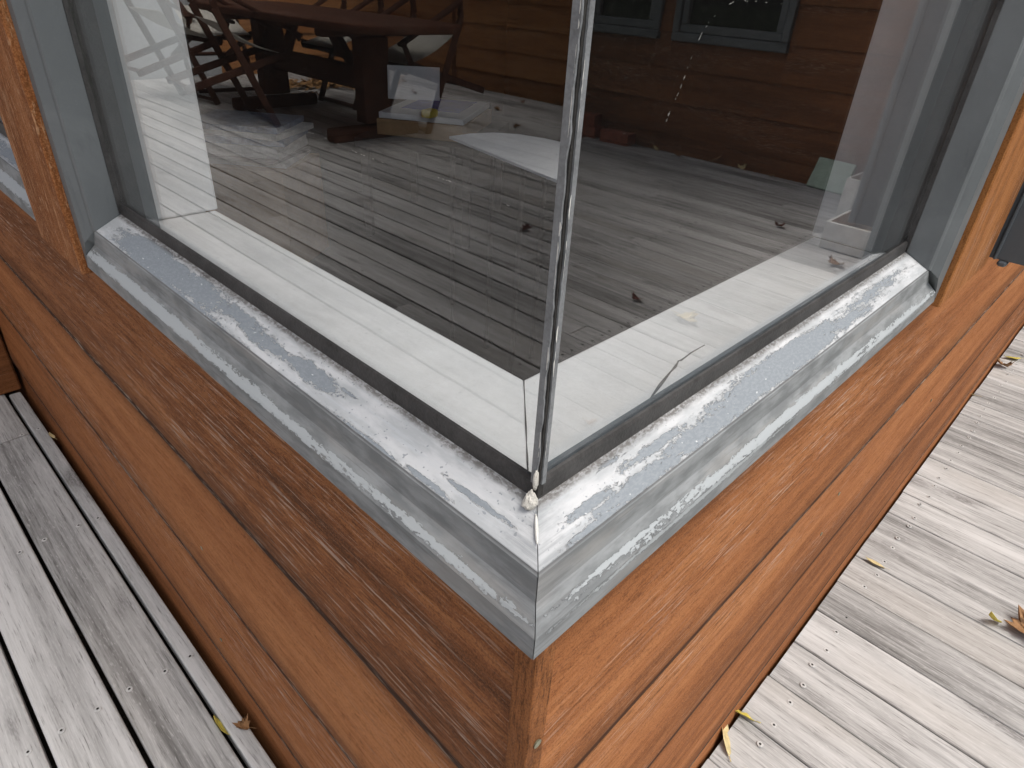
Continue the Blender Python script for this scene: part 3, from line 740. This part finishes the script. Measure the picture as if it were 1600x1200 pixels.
def chair():
    r = empty('folding_chair')
    for sx in (-.25, .25):
        bar('leg', (sx, -.30, .0), (sx, .26, .52), .024, .044, M['chairwood'], r, .004)
        bar('leg', (sx*.9, .30, .0), (sx*.9, -.24, .46), .024, .044, M['chairwood'], r, .004)
        bar('back_post', (sx, .262, .52), (sx, .40, 1.0), .024, .04, M['chairwood'], r, .004)
        bar('arm', (sx*1.06, -.28, .60), (sx*1.06, .285, .62), .05, .022, M['chairwood'], r, .004)
        bar('arm_post', (sx*1.02, -.235, .462), (sx*1.02, -.24, .588), .022, .03, M['chairwood'], r, .003)
    for yy, z in ((-.29, .025), (.29, .025), (-.24, .43)): bar('stretcher', (-.225, yy, z), (.225, yy, z), .03, .022, M['chairwood'], r, .003)
    V = []; F = []
    for j in range(9):
        t = j/8
        for i in range(5):
            s = -1+i/2; V.append((s*.215, -.24+.47*t, .455-.035*math.sin(math.pi*t)*(1-.25*s*s)))
    for j in range(8):
        for i in range(4): F.append((j*5+i, j*5+i+1, j*5+i+6, j*5+i+5))
    o = mesh('seat_canvas', V, F, M['canvas'], r, smooth=True); o.modifiers.new('thick', 'SOLIDIFY').thickness = .004
    V = []; F = []
    for j in range(7):
        t = j/6
        for i in range(5):
            s = -1+i/2; V.append((s*.237, .31+.09*t+.035*(1-s*s), .68+.30*t))
    for j in range(6):
        for i in range(4): F.append((j*5+i, j*5+i+1, j*5+i+6, j*5+i+5))
    o = mesh('back_canvas', V, F, M['canvas'], r, smooth=True); o.modifiers.new('thick', 'SOLIDIFY').thickness = .004
    return r
def copy_tree(o, parent=None):
    c = o.copy(); COL.objects.link(c); c.parent = parent
    for ch in list(o.children): copy_tree(ch, c)
    return c
ch0 = chair()
CH = [((-3.14, 3.85, .122), (.42, 0, math.pi/2), 'folding chair tipped against the near right end of the table, cream seat showing'),
      ((-3.22, 4.85, .122), (.42, 0, math.pi/2), 'folding chair tipped against the table beside the orange wall'),
      ((-1.90, 4.60, .122), (.42, 0, -math.pi/2+.15), 'folding chair tipped against the near left side of the dark table'),
      ((-1.86, 5.50, .122), (.42, 0, -math.pi/2-.12), 'folding chair furthest from the window, before the grey wall'),
      ((-2.45, 5.95, .122), (.38, 0, .1), 'folding chair at the far head of the table')]
for i, (loc, rot, lab) in enumerate(CH):
    c = ch0 if i == 0 else copy_tree(ch0)
    c.location = loc; c.rotation_euler = rot; tag(c, lab, 'chair', 'folding chairs round the outdoor table')

# ------------------------------------------------------------------ small things on the right deck (reflected)
def brick(x, y, z, rz, lab):
    bm = bmesh.new(); box_bm(bm, -.115, .115, -.055, .055, 0, .076, .004, None, 2)
    o = bm_obj('brick', bm, M['brick']); o.location = (x, y, z); o.rotation_euler = (0, 0, rz); return tag(o, lab, 'brick', 'loose bricks by the wing wall')
brick(3.84, -2.70, 0, 1.50, 'loose red brick lying furthest right at the foot of the wing wall')
brick(3.86, -2.99, 0, 1.62, 'red brick under another brick by the wing wall')
brick(3.85, -3.02, .0765, 1.40, 'topmost brown brick of the little pile by the wing wall')
def tray(x0, x1, y0, y1, h, lab, rz=0):
    t = empty('white_tray', ((x0+x1)/2, (y0+y1)/2, 0), rz); a, b = (x1-x0)/2, (y1-y0)/2
    for nm, q in (('tray_side', (-a, -a+.014, -b, b)), ('tray_side', (a-.014, a, -b, b)), ('tray_side', (-a+.0142, a-.0142, -b, -b+.014)), ('tray_side', (-a+.0142, a-.0142, b-.014, b))):
        box(nm, q[0], q[1], q[2], q[3], .002, h, M['tray'], t, .002)
    box('tray_base', -a+.0145, a-.0145, -b+.0145, b-.0145, .004, .02, M['traywood'], t)
    return tag(t, lab, 'tray', 'white trays on the right deck')
tray(2.84, 3.24, -.83, -.28, .12, 'low white tray with chipped lower edge, nearer of two reflected by the right jamb')
tray(3.32, 3.62, -.95, -.30, .21, 'taller white tray behind the low one, reflected by the right jamb')
o = box('board_offcut', -.012, .012, -.11, .11, 0, .17, M['bag'], None, .002); o.location = (3.86, -1.22, .002); o.rotation_euler = (0, .42, .12); tag(o, 'pale green board offcut leaning at the foot of the wing wall', 'board')

# ------------------------------------------------------------------ things in the room
def magazine(i, loc, rz, w_, h_, t, mt, lab):
    bm = bmesh.new(); box_bm(bm, -w_/2, w_/2, -h_/2, h_/2, 0, t, .0012)
    o = bm_obj('magazine', bm, M[mt]); o.location = loc; o.rotation_euler = (0, 0, rz); tag(o, lab, 'magazine', 'magazines stacked inside the left pane')
z = .362
bx = box('cardboard_box', -.15, .15, -.17, .17, 0, .36, M['card'], None, .003); bx.location = (.925, 2.17, 0.001); bx.rotation_euler = (0, 0, .6); tag(bx, 'brown cardboard box under the magazines inside the left pane', 'box')
for i in range(7):
    t = random.uniform(.012, .024); mt = ['mag2', 'mag3', 'mag2', 'mag2', 'mag1', 'mag2', 'mag1'][i]
    lab = ['white magazine at the bottom of the stack, resting on the cardboard box', 'dark magazine second from the bottom of the stack inside the left pane', 'white magazine third from the bottom of the stack inside the left pane', 'white magazine in the middle of the stack inside the left pane', 'blue magazine third from the top of the stack inside the left pane', 'white magazine just under the slate blue top cover', 'slate blue magazine on top of the stack inside the left pane'][i]
    magazine(i, (.92+random.uniform(-.012, .012), 2.18+random.uniform(-.012, .012), z), .62+random.uniform(-.12, .12), .25, .32, t, mt, lab); z += t+.0006
ds = empty('low_dark_table', (1.70, 2.10, 0), .55); tag(ds, 'low dark table under the papers inside the left pane', 'table')
box('table_top', -.30, .30, -.24, .24, .36, .398, M['room'], ds, .003)
for sx in (-.27, .27):
    for sy in (-.21, .21): bar('leg', (sx, sy, 0), (sx, sy, .359), .03, .03, M['room'], ds, .002)
pb = box('paper_carton', -.225, .225, -.175, .175, 0, .060, M['card'], None, .003); pb.location = (1.70, 2.10, .3995); pb.rotation_euler = (0, 0, .55); tag(pb, 'shallow brown carton carrying blue and white papers inside the left pane', 'box')
pp = box('paper_stack', -.22, .22, -.17, .17, 0, .022, M['paper'], None, .001); pp.location = (1.70, 2.10, .462); pp.rotation_euler = (0, 0, .58); tag(pp, 'white papers with blue print on the carton inside', 'papers')
box('blue_cover', -.10, .20, -.12, .12, .0223, .0235, M['paperblue'], pp)
ct = box('leaning_card', -.11, .11, -.003, .003, 0, .13, M['paper'], None, .0005); ct.location = (1.72, 2.28, .4845); ct.rotation_euler = (-.15, 0, -.75); tag(ct, 'pale printed card standing behind the papers', 'card')
yk = box('yellow_tape', -.03, .03, -.022, .022, 0, .03, M['yellow'], None, .01, None, 2); yk.location = (1.52, 1.93, .4845); yk.rotation_euler = (0, 0, .3); tag(yk, 'small yellow tape dispenser on the near corner of the papers', 'tape')
wt = empty('white_stand', (1.0, 1.0, 0)); tag(wt, 'white round edged stand inside near the window corner', 'stand')
PL = [(0.9819, 1.1933), (1.0536, 1.1922), (1.1145, 1.1709), (1.1605, 1.1206), (1.1819, 1.0481), (1.1878, 0.9782), (0.8871, 0.7211), (0.8942, 0.7517)]
V = []; F = []
for z_ in (.60, .594):
    for (x, y) in PL: V.append((x-1.0, y-1.0, z_))
n_ = len(PL); F = [tuple(range(n_)), tuple(range(2*n_-1, n_-1, -1))]+[(i, n_+i, n_+(i+1) % n_, (i+1) % n_) for i in range(n_)]
o = mesh('stand_top', V, F, M['paper'], wt); fixn(o.data)
for (x, y) in ((.93, 1.12), (1.05, 1.10), (.95, .90), (1.12, .98)): bar('leg', (x-1.0, y-1.0, 0), (x-1.0, y-1.0, .593), .010, .010, M['carpet'], wt, .001)

# ------------------------------------------------------------------ fallen leaves
LOB = [(0, 0), (.10, .06), (.30, .05), (.26, .16), (.46, .26), (.33, .30), (.40, .48), (.22, .44), (.20, .62), (.10, .60), (.0, .86)]
LAN = [(0, 0), (.08, .08), (.17, .25), (.21, .45), (.17, .68), (.08, .88), (0, 1.0)]
def leaf(x, y, z, size, outline, mat, rz, tilt, curl, lab, name='fallen_leaf', stem=.35, group='leaves fallen on the deck'):
    pts = [(a, b) for a, b in outline] + [(-a, b) for a, b in reversed(outline[1:-1])]
    V = []; F = []
    rings = 4; c0 = Vector((0, .42))
    n_ = len(pts); V.append((0, .42, 0))
    for r in range(1, rings+1):
        t = r/rings
        for (a, b) in pts:
            p = c0.lerp(Vector((a, b)), t); V.append((p.x, p.y, 0))
    for i in range(n_): F.append((0, 1+i, 1+(i+1) % n_))
    for r in range(rings-1):
        for i in range(n_): a = 1+r*n_+i; b = 1+r*n_+(i+1) % n_; F.append((a, a+n_, b+n_, b))
    b = len(V); V += [(-.008, 0, 0), (.008, 0, 0), (.012, -stem, .0), (-.004, -stem, .0), (-.008, 0, .015), (.008, 0, .015), (.012, -stem, .015), (-.004, -stem, .015)]
    F += [(b, b+1, b+2, b+3), (b+7, b+6, b+5, b+4), (b, b+4, b+5, b+1), (b+1, b+5, b+6, b+2), (b+2, b+6, b+7, b+3), (b+3, b+7, b+4, b)]
    VV = []
    for (a, q, s) in V:
        h = curl*.55*(a*a*2.2+.8*max(0, q-.35)**2)+.06*noise.noise(Vector((a*5, q*5, x*40)))
        VV.append((a*size, q*size, (h+s+.03)*size))
    o = mesh(name, VV, F, mat, smooth=True); md = o.modifiers.new('thick', 'SOLIDIFY'); md.thickness = .0004
    o.location = (x, y, z); o.rotation_euler = (tilt[0], tilt[1], rz)
    return tag(o, lab, 'leaf', group)
leaf(-.036, .500, -.004, .044, LAN, M['leaf_yellow'], .15, (0, 1.05, 0), .6, 'bright yellow leaf caught in the left deck gap', stem=.15)
leaf(-.010, .487, .001, .030, LOB, M['leaf_brown'], .9, (.3, .2, 0), 1.6, 'small brown curled leaf against the foot of the left wall')
leaf(-.006, 1.425, .001, .026, LAN, M['leaf_pale'], .2, (0, .5, 0), 1.0, 'tiny tan leaf far along the foot of the left wall')
leaf(.545, -.030, .002, .052, LAN, M['leaf_yellow'], .35, (0, .7, 0), 1.2, 'yellow leaf folded against the foot of the right wall', stem=.15)
leaf(.466, -.028, .002, .075, LAN, M['leaf_pale'], -.75, (0, .9, 0), 1.0, 'pale straw leaf lowest along the foot of the right wall', stem=.1)
leaf(1.030, -.062, .002, .040, LAN, M['leaf_pale'], .25, (0, .4, 0), 1.2, 'small pale yellow leaf lying on a deck joint near the right wall', stem=.2)
leaf(1.050, -.255, .002, .045, LAN, M['leaf_yellow'], 1.2, (.5, .3, 0), 1.8, 'curled yellow leaf beside the big brown one')
leaf(1.075, -.325, .003, .095, LOB, M['leaf_brown'], .55, (.05, .12, 0), 1.3, 'large dry brown leaf at the right edge of the photo')
leaf(2.21, -.035, .002, .060, LOB, M['leaf_brown'], 1.1, (.3, .2, 0), 1.6, 'dry brown leaf far along the foot of the right wall')
leaf(2.31, -.055, .002, .060, LAN, M['leaf_yellow'], .8, (0, .2, 0), .8, 'yellow green leaf far along the right deck')
leaf(1.93, -.014, .002, .042, LAN, M['leaf_pale'], .3, (0, .5, 0), 1.1, 'tiny pale leaf midway along the foot of the right wall')
RL = 'leaves reflected in the panes'
leaf(-1.915, 1.78, .002, .075, LOB, M['leaf_red'], 2.6, (.3, .2, 0), 1.6, 'dark red leaf on the deck reflected in the left pane', group=RL)
leaf(2.97, -1.09, .002, .065, LOB, M['leaf_red'], .6, (.2, .2, 0), 1.5, 'dark leaf reflected in the upper right of the right pane', group=RL)
leaf(1.72, -1.02, .002, .055, LOB, M['leaf_red'], 1.6, (.1, .2, 0), 1.4, 'red brown leaf reflected just above the white inner sill', group=RL)
leaf(.98, -.66, .002, .05, LOB, M['leaf_brown'], .6, (.1, .2, 0), 1.4, 'leaf reflected over the white inner sill near the corner', group=RL)
leaf(2.69, -.68, .002, .09, LOB, M['leaf_brown'], 1.9, (.1, .1, 0), 1.2, 'brown leaf reflected beside the low white tray', group=RL)
leaf(1.71, -.85, .002, .11, LOB, M['leaf_pale'], .3, (.05, .1, 0), .8, 'pale leaf reflected over the middle of the right inner sill', group=RL)
for i in range(14):
    xx, yy = random.choice([(random.uniform(-4.7, -3.2), random.uniform(3.2, 4.4)), (random.uniform(-4.6, -3.0), random.uniform(4.6, 6.5))])
    leaf(xx, yy, .002, random.uniform(.07, .11), LOB, M['leaf_brown'], random.uniform(0, 6), (.2, .2, 0), 1.5, 'dry brown leaf scattered on the deck behind the table in the left pane', group='leaves scattered behind the table')
for i in range(6):
    leaf(3.88+random.uniform(-.05, .03), -1.5-.22*i+random.uniform(-.08, .08), .002, random.uniform(.06, .09), LOB if i % 2 else LAN, M['leaf_pale'] if i in (1, 4) else M['leaf_brown'], random.uniform(0, 6), (.2, .2, 0), 1.5,
         '%s dry leaf from the offcut along the foot of the wing wall' % ('first', 'second', 'third', 'fourth', 'fifth', 'sixth')[i], group='leaves along the wing wall')
V = []; F = []
for i in range(420):
    a = random.gauss(0, .30); b_ = random.gauss(0, .13); x, y, zz = -3.5+a, 5.8+b_, random.uniform(.004, .05); s = random.uniform(.02, .05); r = random.uniform(0, 6.3); b = len(V)
    for q in range(5):
        t = r+q*1.257; V.append((x+s*math.cos(t)*random.uniform(.6, 1), y+s*math.sin(t)*random.uniform(.6, 1), zz+random.uniform(-.012, .015)))
    F.append(tuple(range(b, b+5)))
o = mesh('leaf_litter', V, F, M['litter']); tag(o, 'drift of orange brown leaf litter on the deck beyond the table', 'leaf litter', kind='stuff')
